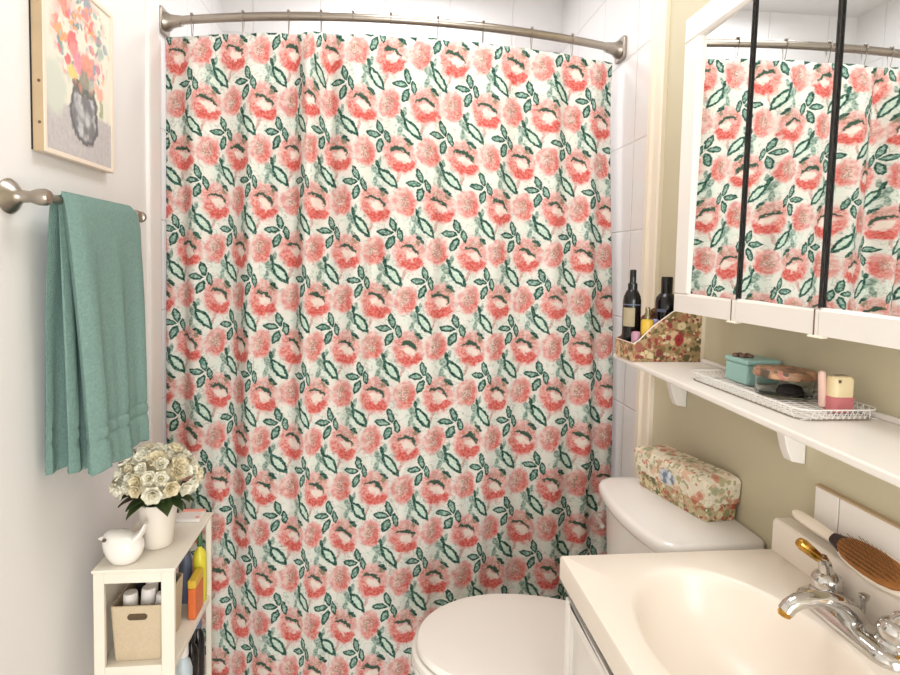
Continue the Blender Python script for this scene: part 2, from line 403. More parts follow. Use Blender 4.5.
# ------------------------------------------------------------------ the room
struct(bx((XL-.1, YF-.1, ZF-.06), (XR+.1, YB+.1, ZF)).build('floor', M['floor'], smooth=False))
struct(bx((XL-.1, YF-.1, ZT), (XR+.1, YB+.1, ZT+.06)).build('ceiling', M['ceil'], smooth=False))
struct(bx((XL-.1, YF-.1, ZF), (XL, 1.93, ZT)).build('wall_left', M['wall_white'], smooth=False))
struct(bx((XR, YF-.1, ZF), (XR+.1, 1.69, ZT)).build('wall_right', M['wall_green'], smooth=False))
struct(bx((XL-.1, YB, ZF), (XR+.1, YB+.1, ZT)).build('wall_back', M['tile'], smooth=False))
struct(bx((XL-.1, 1.93, ZF), (XL, YB, ZT)).build('wall_alcove_left', M['tile'], smooth=False))
struct(bx((XR, 1.69, ZF), (XR+.1, YB, ZT)).build('wall_alcove_right', M['tile'], smooth=False))
w = MB().box((XL, YF-.1, ZF), (-.08, YF, ZT)).box((.79, YF-.1, ZF), (XR, YF, ZT)).box((-.08, YF-.1, 2.04), (.79, YF, ZT))
struct(w.build('wall_front', M['wall_white'], smooth=False))
# casing where the sage wall meets the tiled alcove: flat board with a raised bead
prof = [(0,1.645),(.012,1.645),(.016,1.652),(.016,1.668),(.010,1.674),(.010,1.700),(.018,1.707),(.018,1.728),(.010,1.735),(0,1.735)]
struct(MB().prism(prof, ZF, ZT, lambda u, v, d: (XR-u, v, d)).build('trim_1', M['trim'], smooth=False))
prof = [(0,1.85),(.010,1.85),(.012,1.86),(.012,1.93),(.004,1.938),(0,1.94)]
struct(MB().prism(prof, ZF, ZT, lambda u, v, d: (XL+u, v, d)).build('trim_2', M['trim_white'], smooth=False))
prof = [(0,ZF),(.014,ZF),(.014,ZF+.085),(.008,ZF+.1),(0,ZF+.1)]
struct(MB().prism(prof, YF, 1.85, lambda u, v, d: (XL+u, d, v)).build('baseboard_left', M['trim_white'], smooth=False))
# pale batten on the sage wall beside the file box, up to the cabinet
struct(bx((XR-.008, 1.386, 1.136), (XR, 1.398, 1.32)).build('trim_3', M['trim'], smooth=False))
# white tile strip standing on the splashback
t = MB()
y = .977
for y0, y1 in ((.922, .977), (.72, .9195), (.50, .7175)):
    t.box((.829, y0, .8772), (XR, y1, .970))
struct(t.build('trim_4', M['paint'], smooth=False, bevel=.0015))
struct(bx((.8275, .50, .970), (XR, .977, .9735)).build('trim_5', M['wood_side'], smooth=False))

# ------------------------------------------------------------------ shower rod, hooks, curtain
def yrod(x): return 1.985 - .135*(1-((x-.055)/.785)**2)
ZR = 2.149
rod = thing('shower_curtain_rod', 'curved brushed nickel shower rod spanning the bath alcove', 'curtain rod', (.055, 1.985, ZR))
N = 60
pts = []
for i in range(N+1):
    x = XL+.03 + (XR-XL-.06)*i/N; pts.append((x, yrod(x), ZR))
MB().tube(pts, .0135, 16).build('rod', M['nickel'], rod)
for sx, xw in ((1, XL), (-1, XR)):
    yy = yrod(xw+sx*.04); yw = yrod(xw)
    f = MB().prism(rrect(yw, ZR, .040, .040, .012), 0, .012, lambda u, v, d: (xw+sx*d, u, v)).build('wall_flange', M['nickel'], rod, bevel=.003)
    MB().lathe([(.03, 0), (.032, .006), (.028, .014), (.022, .022), (.019, .04), (.017, .06)], (xw+sx*.01, yw-.002, ZR), (sx, -(yw-yy)/.04*.8, 0)).build('collar', M['nickel'], f)
hx = [-.624, -.453, -.306, -.203, -.103, .016, .167, .316, .484, .635]
ordn = ['first', 'second', 'third', 'fourth', 'fifth', 'sixth', 'seventh', 'eighth', 'ninth', 'tenth']
proto = None
for i, x in enumerate(hx):
    lab = 'thin wire curtain hook on the nickel rod, %s counted from the left wall' % ordn[i]
    if i == 0:
        hk = thing('curtain_hook', lab, 'curtain hook', (x, yrod(x), ZR), 'wire hooks along the shower rod')
        loop = [(x, yrod(x)+.0155*sin(a), ZR+.0155*cos(a)) for a in [R(-150+300*j/16) for j in range(17)]]
        loop = [(x, yrod(x)+.002, ZR-.062), (x, yrod(x)-.005, ZR-.045)] + loop[::-1][:0] + [(x, yrod(x)-.0105, ZR-.018)] + loop[1:-1] + [(x, yrod(x)+.010, ZR-.02), (x, yrod(x)+.006, ZR-.05), (x, yrod(x)+.003, ZR-.064)]
        MB().tube(loop, .0012, 6).build('wire_loop', M['hookwire'], hk)
        for dy in (-.009, 0, .009):
            MB().ball((x, yrod(x)+dy, ZR+.0172-abs(dy)*.35), .0042, n=10, m=6).build('roller_bead', M['hookwire'], hk)
        proto = hk
    else:
        hk = proto.copy(); COL.objects.link(hk); hk.location = (x, yrod(x), ZR); hk['label'] = lab
        for ch in list(proto.children):
            c = ch.copy(); COL.objects.link(c); c.parent = hk

TOP = [(-.674,0),(-.482,1),(-.289,2),(-.175,3),(.021,4),(.225,5),(.429,6),(.651,7)]
MID = [(-.635,0),(-.534,.5),(-.459,1),(-.384,1.5),(-.278,2),(-.212,2.5),(-.115,3),(-.02,3.5),(.09,4),(.189,4.5),(.303,5),(.39,5.5),(.49,6),(.69,7)]
def interp(T, x):
    if x <= T[0][0]: return T[0][1] + (x-T[0][0])/.205
    if x >= T[-1][0]: return T[-1][1] + (x-T[-1][0])/.205
    for (a, ua), (b, ub) in zip(T, T[1:]):
        if x <= b: return ua + (ub-ua)*(x-a)/(b-a)
# folds: centre x, half width, depth towards the room, z where it is strongest, spread
FOLDS = [(-.235,.045,.040,2.1,1.2),(-.285,.03,-.025,2.1,1.0),(-.18,.03,-.022,2.1,1.0),(-.09,.035,.018,2.0,1.0),(.155,.03,.022,1.6,.8),(.205,.03,-.012,1.6,.7),
         (-.42,.04,.018,1.2,.8),(-.5,.035,-.014,1.1,.8),(-.62,.03,.014,1.5,1.2),(-.665,.02,-.01,1.5,1.2),(.35,.04,.012,1.2,1.0),(.46,.04,-.012,1.0,.9),(.58,.035,.014,1.3,1.2),(.70,.03,.016,.9,.9),(.75,.02,-.012,.8,1.0),(-.33,.03,.012,.8,.7),(.06,.03,.012,.7,.8),(-.03,.03,-.01,1.0,.8)]
def curtain_pt(s, t):
    z = 2.098 - (2.098+.05)*t
    k = smoothstep(2.1, .66, z)
    x = -.719 + s*(1.519 + .018*k)
    y = yrod(min(x, .83)) - .002
    y -= .085*k*smoothstep(.35, .82, x)
    e = smoothstep(2.098, 1.98, z)*.8+.2
    for fx, fw, fd, fz, fs in FOLDS:
        y -= 1.6*e*fd*math.exp(-((x-fx)/fw)**2)*math.exp(-((z-fz)/fs)**2)
    y += .006*sin(x*38+z*1.3)*e + .004*sin(x*71-z*2.1)*e
    z -= .006*(1-abs(sin((x+.12)*PI/.165)))*(1-t)**30 if t < .1 else 0
    return (x, y, z)
NU, NV = 330, 96
mb = MB().grid(curtain_pt, NU, NV)
cur = mb.build('shower_curtain', M['curtain'], at=(.05, 1.9, -.05), fix=False)
uvl = cur.data.uv_layers.new(name='UVMap')
uvs = []
for lp in cur.data.loops:
    x, y, z = mb.v[lp.vertex_index]
    b = smoothstep(1.98, 1.45, z)
    uvs += [interp(TOP, x)*(1-b)+interp(MID, x)*b, -(2.038-z)/.157*.78]
uvl.data.foreach_set('uv', uvs)
x = cur.modifiers.new('t', 'SOLIDIFY'); x.thickness = .0012; x.offset = 0
tag(cur, 'white shower curtain printed with coral peonies and dark green leaves', 'shower curtain')

# ------------------------------------------------------------------ left wall: painting, towel bar, towel
pa = thing('framed_painting', 'flower bouquet painting in a pale wooden box frame on the left wall', 'painting', (XL, 1.40, 1.594))
y0, y1, z0, z1 = 1.275, 1.586, 1.596, 2.003
fr = MB()
fw = .010
for a, b in (((y0, z0), (y0+fw, z1)), ((y1-fw, z0), (y1, z1)), ((y0+fw, z0), (y1-fw, z0+fw)), ((y0+fw, z1-fw), (y1-fw, z1))):
    fr.box((-.7275, a[0], a[1]), (-.705, b[0], b[1]))
fo = fr.build('frame', M['frame_front'], pa, smooth=False, bevel=.001, seg=1)
sd = bx((-.7275, y0-.0012, z0), (-.7065, y0, z1)).build('side_board', M['wood_side'], fo, smooth=False)
for zz in (1.655, 1.74, 1.905):
    MB().lathe([(.0035, 0), (.003, .001)], (-.714, y0-.0012, zz), (0, -1, 0), n=10).build('nail_head', M['brown'], fo)
cv = MB().add([(-.709, y0+fw, z0+fw), (-.709, y1-fw, z0+fw), (-.709, y1-fw, z1-fw), (-.709, y0+fw, z1-fw), (-.724, y0+fw, z0+fw), (-.724, y1-fw, z0+fw), (-.724, y1-fw, z1-fw), (-.724, y0+fw, z1-fw)],
              [(0,1,2,3),(7,6,5,4),(0,4,5,1),(1,5,6,2),(2,6,7,3),(3,7,4,0)]).build('canvas', M['painting'], pa, smooth=False, fix=False)
ul = cv.data.uv_layers.new(name='UVMap')
yy0, yy1, zz0, zz1 = y0+fw, y1-fw, z0+fw, z1-fw
o0 = Vector(ORG[pa.name])
for lp in cv.data.loops:
    p = cv.data.vertices[lp.vertex_index].co + o0
    ul.data[lp.index].uv = ((p.y-yy0)/(yy1-yy0), (p.z-zz0)/(zz1-zz0))
bx((-.7298, y0-.003, z0+.002), (-.7272, y1-.002, z1-.002)).build('shadow_gap_board', M['black_gap'], pa, smooth=False)  # near-black board, proud at the near edge: painted shadow between frame and wall

XBAR, ZBAR = -.665, 1.492
tb = thing('towel_bar', 'brushed nickel towel bar on the left wall under the painting', 'towel bar', (XL, 1.42, ZBAR))
MB().tube([(XBAR, 1.19, ZBAR), (XBAR, 1.64, ZBAR-.004)], .0085, 16).build('bar', M['nickel'], tb)
MB().lathe([(.0085, 0), (.014, .003), (.0155, .010), (.013, .018), (.006, .023), (.001, .024)], (XBAR, 1.635, ZBAR-.004), (0, 1, 0)).build('end_knob', M['nickel'], tb)
for yp in (1.195, 1.612):
    dz = -.004 if yp > 1.4 else 0
    MB().lathe([(.034, 0), (.035, .004), (.030, .010), (.020, .017), (.0125, .026), (.0115, .042), (.0145, .050), (.0165, .058), (.0165, .070), (.013, .077), (.004, .080)], (XL, yp, ZBAR+dz), (1, 0, 0)).build('wall_post', M['nickel'], tb)

# towel folded in thirds over the bar: three hanging folds with rounded near ends
def towel_fold(mb, zlist, xc, hw, yn, yf, seed):
    rings = []
    for z in zlist:
        c, h, a, b = xc(z), hw(z), yn(z), yf(z)
        ring = []
        m = 26
        for i in range(m+1):       # room side, near -> far
            tt = i/m; wob = .0065*sin(tt*15+seed)*smoothstep(1.48, 1.15, z) + .0045*sin(tt*31+z*3+seed)*smoothstep(1.45, 1.0, z)
            ring.append((c+h*min(1, (tt*14)**.5) + wob, a+(b-a)*tt + (.004*sin(z*40) if tt > .9 else 0), z+ (.006*sin(tt*9+seed)*smoothstep(1.0, .9, z))))
        for i in range(m+1):
            tt = 1-i/m; ring.append((c-h*min(1, (tt*14)**.5)-.0005, a+(b-a)*tt, z+.004*sin(tt*8+seed)*smoothstep(1.0, .9, z)))
        rings.append(ring)
    mb.loft(rings)
tw = thing('bath_towel', 'teal green terry towel folded over the towel bar', 'towel', (XBAR, 1.4, .89))
def bulge(z):
    # woven band near the hem stands in a little
    return 1 - .32*math.exp(-((z-.975)/.006)**2) - .26*math.exp(-((z-1.005)/.005)**2) + .12*smoothstep(.96, .90, z)
zs = lambda zb: [zb, zb+.003, zb+.010, zb+.03, zb+.05, zb+.065, zb+.075, .97, .975, .98, .99, 1.0, 1.005, 1.01, 1.03, 1.1, 1.18, 1.26, 1.34, 1.40, 1.44, 1.465, 1.485, 1.495, 1.503, 1.508, 1.5105]
def topw(z): return math.sqrt(max(.02, 1-max(0, (z-1.478)/.033)**2))
for nm, xb, xt, hb, ht, yn0, yn1, yf0, yf1, zb, sd_ in (
        ('front_fold', -.6150, -.6575, .0150, .0175, 1.245, 1.262, 1.552, 1.508, .904, 0.),
        ('middle_fold', -.6605, -.667, .0098, .007, 1.249, 1.262, 1.545, 1.50, .905, 2.),
        ('back_fold', -.7060, -.679, .0108, .008, 1.249, 1.262, 1.545, 1.50, .912, 4.)):
    mb = MB(); zl = sorted(set(zs(zb)))
    if nm != 'front_fold': zl = [z for z in zl if z <= 1.503]
    towel_fold(mb, zl,
        lambda z: xb + (xt-xb)*(1-max(0, min(1, (1.502-z)/.60))**.55),
        lambda z: (hb + (ht-hb)*smoothstep(1.1, 1.47, z))*bulge(z)*topw(z)*(.75 if z < zb+.001 else 1),
        lambda z: yn1 + (yn0-yn1)*smoothstep(.9, 1.5, z),
        lambda z: yf1 + (yf0-yf1)*smoothstep(.9, 1.5, z), sd_)
    mb.build(nm, M['towel'], tw)

# ------------------------------------------------------------------ left: narrow white shelf unit and what stands on it
UX0, UX1, UY0, UY1, UZ = -.660, -.478, 1.352, 1.65, .647
su = thing('shelf_unit', 'narrow white painted shelf unit under the towel on the left', 'shelf unit', ((UX0+UX1)/2, (UY0+UY1)/2, ZF))
bx((UX0-.003, UY0-.003, UZ-.008), (UX1+.003, UY1+.003, UZ)).build('top_board', M['paint_aged'], su, bevel=.0025)
pw, pd = .026, .012
for x0, y0_ in ((UX0, UY0), (UX1-.030, UY0)):
    bx((x0, y0_, ZF), (x0+(.030 if x0 > -.6 else .024), y0_+pd, UZ-.008)).build('post', M['paint_aged'], su, bevel=.0015)
for x0, y0_ in ((UX0, UY1-pd), (UX1-.014, UY1-pd)):
    bx((x0, y0_, ZF), (x0+.014, y0_+pd, UZ-.008)).build('post', M['paint_aged'], su, bevel=.0015)
bx((UX0+.024, UY0, UZ-.034), (UX1-.030, UY0+pd, UZ-.008)).build('front_rail', M['paint_aged'], su, bevel=.0015)
bx((UX0+.001, UY0+pd, .36), (UX0+.007, UY1-pd, UZ-.008)).build('side_panel', M['paint_aged'], su)
ZM, ZL = .408, .17
for zz in (ZM, ZL):
    bx((UX0+.007, UY0+pd, zz-.018), (UX1-.002, UY1-.001, zz)).build('shelf_board', M['paint_aged'], su, bevel=.0015)
    bx((UX0+.024, UY0, zz-.024), (UX1-.030, UY0+pd, zz+.002)).build('shelf_lip', M['paint_aged'], su, bevel=.0015)

# linen basket with hand slot
bk = thing('storage_basket', 'beige linen storage basket with a cut hand slot on the middle shelf', 'basket', (-.571, 1.44, ZM))
bx0, bx1, by0, by1, bz1 = -.632, -.510, 1.369, 1.515, .546
def brng(z, inset): 
    k = (z-ZM)/(bz1-ZM); e = .006*(1-k)+inset
    return [(x, y, z) for x, y in rrect((bx0+bx1)/2, (by0+by1)/2, (bx1-bx0)/2-e, (by1-by0)/2-e, .008)]
MB().loft([brng(ZM+.0005, 0), brng(ZM+.07, 0), brng(bz1-.002, 0), brng(bz1, .0015), brng(bz1, .0035), brng(ZM+.006, .0045)], True, True).build('basket_body', M['linen'], bk)
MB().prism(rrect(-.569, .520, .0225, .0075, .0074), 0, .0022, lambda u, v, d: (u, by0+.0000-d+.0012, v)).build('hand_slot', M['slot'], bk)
# in the basket
for (cx, cy, cz, r, h, lb, tl) in ((-.599, 1.405, .545, .0165, .034, 'white square-shouldered tube at the left front of the linen basket', .0), (-.565, 1.41, .550, .0165, .036, 'white tube in the middle of the linen basket', .12), (-.535, 1.400, .540, .0165, .032, 'short white tube leaning at the right front of the linen basket', .3), (-.566, 1.442, .562, .0145, .034, 'white tube at the back of the linen basket', .05)):
    ax = Vector((tl*.4, tl*.3, 1)).normalized()
    base = Vector((cx, cy, .45))
    Lh = (cz+h*.5-.45)
    o = MB().lathe([(r*.9, 0), (r, .004), (r, Lh-.006), (r*.92, Lh-.001), (r*.7, Lh)], base, ax, n=18).build('toiletry_tube', M['white_pack'], at=tuple(base))
    tag(o, lb, 'tube', 'white tubes in the linen basket')
o = MB().ball((-.582, 1.482, .535), .034, .028, .042).build('cloth_pouch', M['dark_bag'], at=(-.582, 1.482, .493)); tag(o, 'black cloth pouch at the back of the linen basket', 'pouch')
o = MB().ball((-.533, 1.470, .545), .018, .025, .034).build('cloth_bag', M['dark_cloth'], at=(-.533, 1.47, .511)); tag(o, 'dark wine red cloth bag on the right in the linen basket', 'bag')

# bottles and packs behind the basket, seen through the open side
def bottle(name, label, cat, x, y, z, r, h, body, cap, group=None, neck=.35, caph=.22, sy=1.):
    t_ = thing(name, label, cat, (x, y, z), group)
    hb = h*(1-caph)
    MB().lathe([(r*.9, 0), (r, .003), (r, hb*.78), (r*.8, hb*.9), (r*neck, hb*.96), (r*neck, hb)], (x, y, z), sy=sy, n=20).build('bottle_body', body, t_)
    MB().lathe([(r*neck*1.15, hb), (r*neck*1.2, hb+.002), (r*neck*1.1, h-.002), (r*neck*.9, h)], (x, y, z), n=16).build('bottle_cap', cap, t_)
    return t_
bottle('spray_bottle', 'yellow bottle with a green cap at the far end of the middle shelf', 'bottle', -.500, 1.612, ZM, .018, .205, M['ppe_yellow'], M['green_b'])
bottle('shampoo_bottle', 'slate blue bottle beside the yellow bottle on the middle shelf', 'bottle', -.540, 1.615, ZM, .018, .19, M['slate'], M['slate'], neck=.6)
pk = thing('snack_pack', 'orange and yellow pack beside the linen basket on the middle shelf', 'pack', (-.492, 1.55, ZM))
bx((-.5045, 1.522, ZM), (-.483, 1.590, ZM+.085)).build('pack_body', M['orange'], pk, bevel=.004)
bx((-.5050, 1.5215, ZM+.085), (-.4825, 1.5905, ZM+.108)).build('pack_top', M['yellow'], pk, bevel=.004)
bottle('lotion_bottle', 'pale blue bottle at the front of the lowest shelf', 'bottle', -.504, 1.485, ZL, .023, .215, M['pale_blue'], M['white_pack'], neck=.5)
bottle('hair_bottle', 'black bottle behind the pale blue one on the lowest shelf', 'bottle', -.506, 1.556, ZL, .019, .20, M['black_gloss'], M['black_gloss'], neck=.5)
bottle('tall_hair_bottle', 'tall black bottle with a slate cap at the far end of the lowest shelf', 'bottle', -.504, 1.606, ZL, .018, .21, M['black_gloss'], M['slate'], neck=.5)

# on the top board
bd = thing('ceramic_bird', 'white glazed ceramic bird at the front corner of the shelf unit', 'figurine', (-.592, 1.388, UZ))
def ell_ring(cx, cz, rx, ry, y=1.388, n=24): return [(cx+rx*cos(2*PI*i/n), y+ry*sin(2*PI*i/n), cz) for i in range(n)]
b0 = UZ
rings = [ell_ring(-.593, b0, .024, .020), ell_ring(-.593, b0+.002, .028, .024), ell_ring(-.593, b0+.018, .037, .031), ell_ring(-.594, b0+.032, .041, .033), ell_ring(-.596, b0+.044, .041, .031), ell_ring(-.600, b0+.055, .036, .027), ell_ring(-.607, b0+.063, .026, .021), ell_ring(-.612, b0+.068, .012, .010)]
MB().loft(rings).build('body', M['ceramic'], bd)
tlr = []
for a, (x, z, ry, th) in enumerate(((-.578, b0+.042, .022, .014), (-.565, b0+.055, .019, .009), (-.556, b0+.066, .016, .006), (-.550, b0+.079, .013, .004), (-.548, b0+.084, .009, .003))):
    d = Vector((-.75, 0, .6))
    tlr.append([Vector((x, 1.388, z)) + d*th*cos(2*PI*i/14) + Vector((0, ry*sin(2*PI*i/14), 0)) for i in range(14)])
MB().loft(tlr).build('tail', M['ceramic'], bd)
MB().lathe([(.006, 0), (.004, .006), (.0008, .011)], (-.632, 1.382, b0+.054), (-1, -.2, .1), n=12).build('beak', M['ceramic'], bd)
MB().ball((-.6235, 1.3640, b0+.0585), .0042, n=10, m=6).build('eye', M['eye'], bd)

bd.scale = (1.12, 1.1, 1.1); bd.location.x -= .013; bd.location.y += .004
VX, VY = -.558, 1.470
vs = thing('potted_flowers', 'white vase of clustered white flowers and dark leaves on the shelf unit', 'potted flowers', (VX, VY, UZ))
MB().lathe([(.030, 0), (.0335, .002), (.036, .015), (.0415, .06), (.0455, .10), (.047, .114), (.0455, .116), (.043, .114), (.041, .09), (.038, .05)], (VX, VY, UZ), n=36).build('vase', M['vase'], vs)
def flower_mesh():
    mb = MB()
    for ring, (n, rad, tilt, sz) in enumerate(((6, .017, 15, .0165), (6, .0105, 45, .0145), (5, .0045, 70, .011))):
        for i in range(n):
            a = 2*PI*(i+.5*ring)/n; t0 = R(tilt)
            u = Vector((cos(a), sin(a), 0)); w_ = Vector((-sin(a), cos(a), 0))
            def fn(p, q, u=u, w_=w_, rad=rad, t0=t0, sz=sz):
                s_ = q; wd = sz*sin(PI*min(1, .12+.86*s_))*.85
                along = u*(rad*.25+sz*1.25*s_*cos(t0)) + Vector((0, 0, sz*1.25*s_*sin(t0) + .003*sin(s_*3)+.006*s_*s_))
                return along + w_*wd*(p-.5)*2 + Vector((0, 0, .004*(abs(p-.5)*2)**2 + .0015*sin(p*14)))
            mb.grid(fn, 4, 4)
    return mb
fm = flower_mesh()
rnd = random.Random(3)
heads = []
cnt = 0
CZ = .818
for k_, (ph, n) in enumerate(((6, 2), (27, 8), (48, 12), (69, 16), (93, 19))):
    for i in range(n):
        th = 2*PI*(i+.37*k_)/n + rnd.uniform(-.15, .15); p_ = R(ph+rnd.uniform(-6, 6))
        d = Vector((sin(p_)*cos(th), sin(p_)*sin(th), cos(p_)))
        rj = rnd.uniform(.86, 1.10); pos = Vector((VX+d.x*.084*rj, VY+d.y*.072*rj, CZ+d.z*.066*rj))
        q = d.to_track_quat('Z', 'Y').to_euler()
        if not heads:
            h = fm.build('flower_head', M['petal'], vs, at=None, smooth=True)
            h.data.transform(Matrix.Translation(Vector(ORG[vs.name])))
            st = MB().ball((0, 0, .006), .0042, n=8, m=6).build('flower_centre', M['stamen'], h)
            st.data.transform(Matrix.Translation(Vector(ORG[h.name])))
            h2 = h.copy(); h2.data = h.data.copy(); h2.data.materials[0] = M['petal2']
            heads = [h, h2]; st0 = st; o = h
        else:
            src = heads[cnt % 3 == 2]
            o = src.copy(); o.data = src.data; COL.objects.link(o); o.parent = vs; o.name = 'flower_head'
            c = st0.copy(); COL.objects.link(c); c.parent = o
        o.location = pos-Vector(ORG[vs.name]); o.rotation_euler = q; sc = rnd.uniform(.66, 1.05); o.scale = (sc, sc, sc)
        cnt += 1
bpy.data.objects.remove(heads[1])
MB().ball((VX, VY, CZ-.002), .060, .051, .042).build('inner_blossom', M['petal2'], vs)
for i in range(22):
    th = 2*PI*i/22 + rnd.uniform(-.15, .15)
    u = Vector((cos(th), sin(th), 0)); w_ = Vector((-sin(th), cos(th), 0)); L = rnd.uniform(.045, .07); wd = rnd.uniform(.015, .023); up = rnd.uniform(-.3, .25)
    b = Vector((VX, VY, UZ+.124+rnd.uniform(0, .026))) + u*.024
    def fn(p, q, u=u, w_=w_, L=L, wd=wd, b=b, up=up):
        return b + u*L*q + Vector((0, 0, L*(up*q + .35*q - .55*q*q))) + w_*(p-.5)*2*wd*sin(PI*min(1, .08+.9*q)) + Vector((0, 0, .004*abs(p-.5)*2))
    MB().grid(fn, 4, 8).build('leaf', M['leaf2' if i % 5 == 2 else 'leaf'], vs, solid=.0008)
MB().tube([(VX, VY, UZ+.05), (VX, VY, UZ+.16)], .022, 14).build('stem_bunch', M['leaf'], vs)

nt = thing('note_card', 'small white card box with a coral stripe behind the flower vase', 'card box', (-.525, 1.618, UZ))
bx((-.556, 1.585, UZ), (-.492, 1.642, UZ+.010)).build('card_body', M['white_pack'], nt, bevel=.002)
bx((-.5562, 1.634, UZ+.010), (-.4918, 1.6425, UZ+.014)).build('coral_band', M['coral'], nt)
MB().lathe([(.006, 0), (.0055, .001)], (-.502, 1.598, UZ+.010), n=14).build('pink_dot', M['coral'], nt)

# ------------------------------------------------------------------ toilet
TY = 1.335
to = thing('toilet', 'white toilet with closed lid between the curtain and the vanity', 'toilet', (.40, TY, ZF))
def dring(z, x0, x1, hw, hb, n=44, cy=1.36):
    """round at the front (x0), straight back at x1"""
    out = []
    xm = x0 + (x1-x0)*.52
    for i in range(n):
        a = -PI/2 + PI*i/(n-1)
        out.append((xm-(xm-x0)*cos(a), cy+hw*sin(a), z))
    for i in range(1, 8):
        tt = i/8; out.append((xm+(x1-xm)*tt, cy+hw+(hb-hw)*tt*tt, z))
    for i in range(5):
        tt = i/4; out.append((x1, cy+hb-2*hb*tt, z))
    for i in range(1, 8):
        tt = 1-i/8; out.append((xm+(x1-xm)*tt, cy-hw-(hb-hw)*tt*tt, z))
    return out
def dprof(lst): return MB().loft([dring(*p) for p in lst])
dprof([(.438, .104, .545, .178, .125), (.434, .100, .549, .182, .129), (.424, .098, .550, .184, .131), (.419, .101, .547, .181, .128)][::-1] ).build('lid', M['seat'], to)
# dome the lid
MB().loft([dring(.438, .104, .545, .178, .125), dring(.441, .125, .535, .160, .112), dring(.4425, .18, .50, .115, .085), dring(.443, .25, .46, .06, .05)], False).build('lid_crown', M['seat'], to)
dprof([(.397, .092, .55, .182, .135), (.393, .089, .553, .186, .138), (.413, .092, .55, .183, .135), (.416, .097, .545, .178, .13)][0:1] + [(.401, .088, .553, .186, .138), (.412, .089, .553, .185, .137), (.4165, .094, .548, .18, .132)]).build('seat', M['seat'], to)
dprof([(ZF, .22, .60, .11, .11), (ZF+.02, .215, .60, .115, .115), (.10, .235, .60, .10, .105), (.20, .20, .60, .12, .115), (.30, .135, .60, .16, .14), (.36, .098, .60, .180, .15), (.385, .086, .60, .186, .155), (.3945, .088, .60, .184, .154), (.395, .10, .60, .17, .14)]).build('bowl', M['enamel'], to)
for dy in (-.075, .075):
    bx((.535, TY+.02+dy-.022, .396), (.568, TY+.02+dy+.022, .426)).build('hinge', M['seat'], to, bevel=.008, seg=3)
def tank_ring(z, e=0., y0=1.105, y1=1.502, xb=.838, xf=.580):
    # bow-fronted: corners rounded
    out = []
    n = 22; cy = (y0+y1)/2; hy = (y1-y0)/2 - e
    for i in range(n+1):
        tt = -1+2*i/n
        x = xf + e + .030*tt*tt + .022*(max(0, abs(tt)-.8)/.2)**2
        out.append((x, cy-hy*tt, z))
    out += [(xb-.012, cy-hy, z), (xb-e*.2, cy-hy+.012, z), (xb-e*.2, cy+hy-.012, z), (xb-.012, cy+hy, z)]
    return out
MB().loft([tank_ring(.40, .05), tank_ring(.41, .038), tank_ring(.60, .022), tank_ring(.752, .016)]).build('tank', M['enamel'], to)
MB().loft([tank_ring(.752, .012), tank_ring(.756, .004), tank_ring(.764, 0), tank_ring(.780, 0), tank_ring(.787, .004), tank_ring(.790, .012)]).build('tank_lid', M['enamel'], to)
MB().loft([[(.60, 1.24, .36), (.838, 1.24, .36), (.838, 1.42, .36), (.60, 1.42, .36)], [(.64, 1.2, .402), (.838, 1.2, .402), (.838, 1.42, .402), (.64, 1.42, .402)]]).build('tank_neck', M['enamel'], to)
MB().tube([(.606, 1.455, .70), (.590, 1.455, .70), (.588, 1.44, .698), (.588, 1.40, .694)], .006, 10).build('flush_lever', M['chrome'], to)

# keepsake box on the tank
kb = thing('keepsake_box', 'floral paper keepsake box with a blue oval on the toilet tank', 'box', (.76, 1.32, .79))
ang = R(13)
def kbp(a, b, z):   # a across (towards the wall), b along (away), local origin at near-left base corner
    u = Vector((cos(R(5)), sin(R(5)), 0)); w_ = Vector((-sin(ang), cos(ang), 0))
    return Vector((.752, 1.205, z)) + u*a + w_*b
def kbring(z, a0, a1, b0, b1): return [kbp(a0, b0, z), kbp(a1, b0, z), kbp(a1, b1, z), kbp(a0, b1, z)]
MB().loft([kbring(.7902, .004, .080, .004, .236), kbring(.833, 0, .082, 0, .24)]).build('box_base', M['box_light'], kb, smooth=False, bevel=.002)
MB().loft([kbring(.832, -.003, .084, -.003, .243), kbring(.884, -.008, .085, -.006, .250), kbring(.893, -.003, .082, -.002, .245), kbring(.900, .014, .074, .016, .226)]).build('box_lid', M['box_lid'], kb, smooth=False, bevel=.002)
ov = []
for r, d in ((1, .0015), (.9, .0028)):
    ov.append([kbp(-.0062-d, .122+.026*r*cos(2*PI*i/24), .855+.019*r*sin(2*PI*i/24)) for i in range(24)])
MB().loft(ov).build('oval_print', M['oval'], kb)

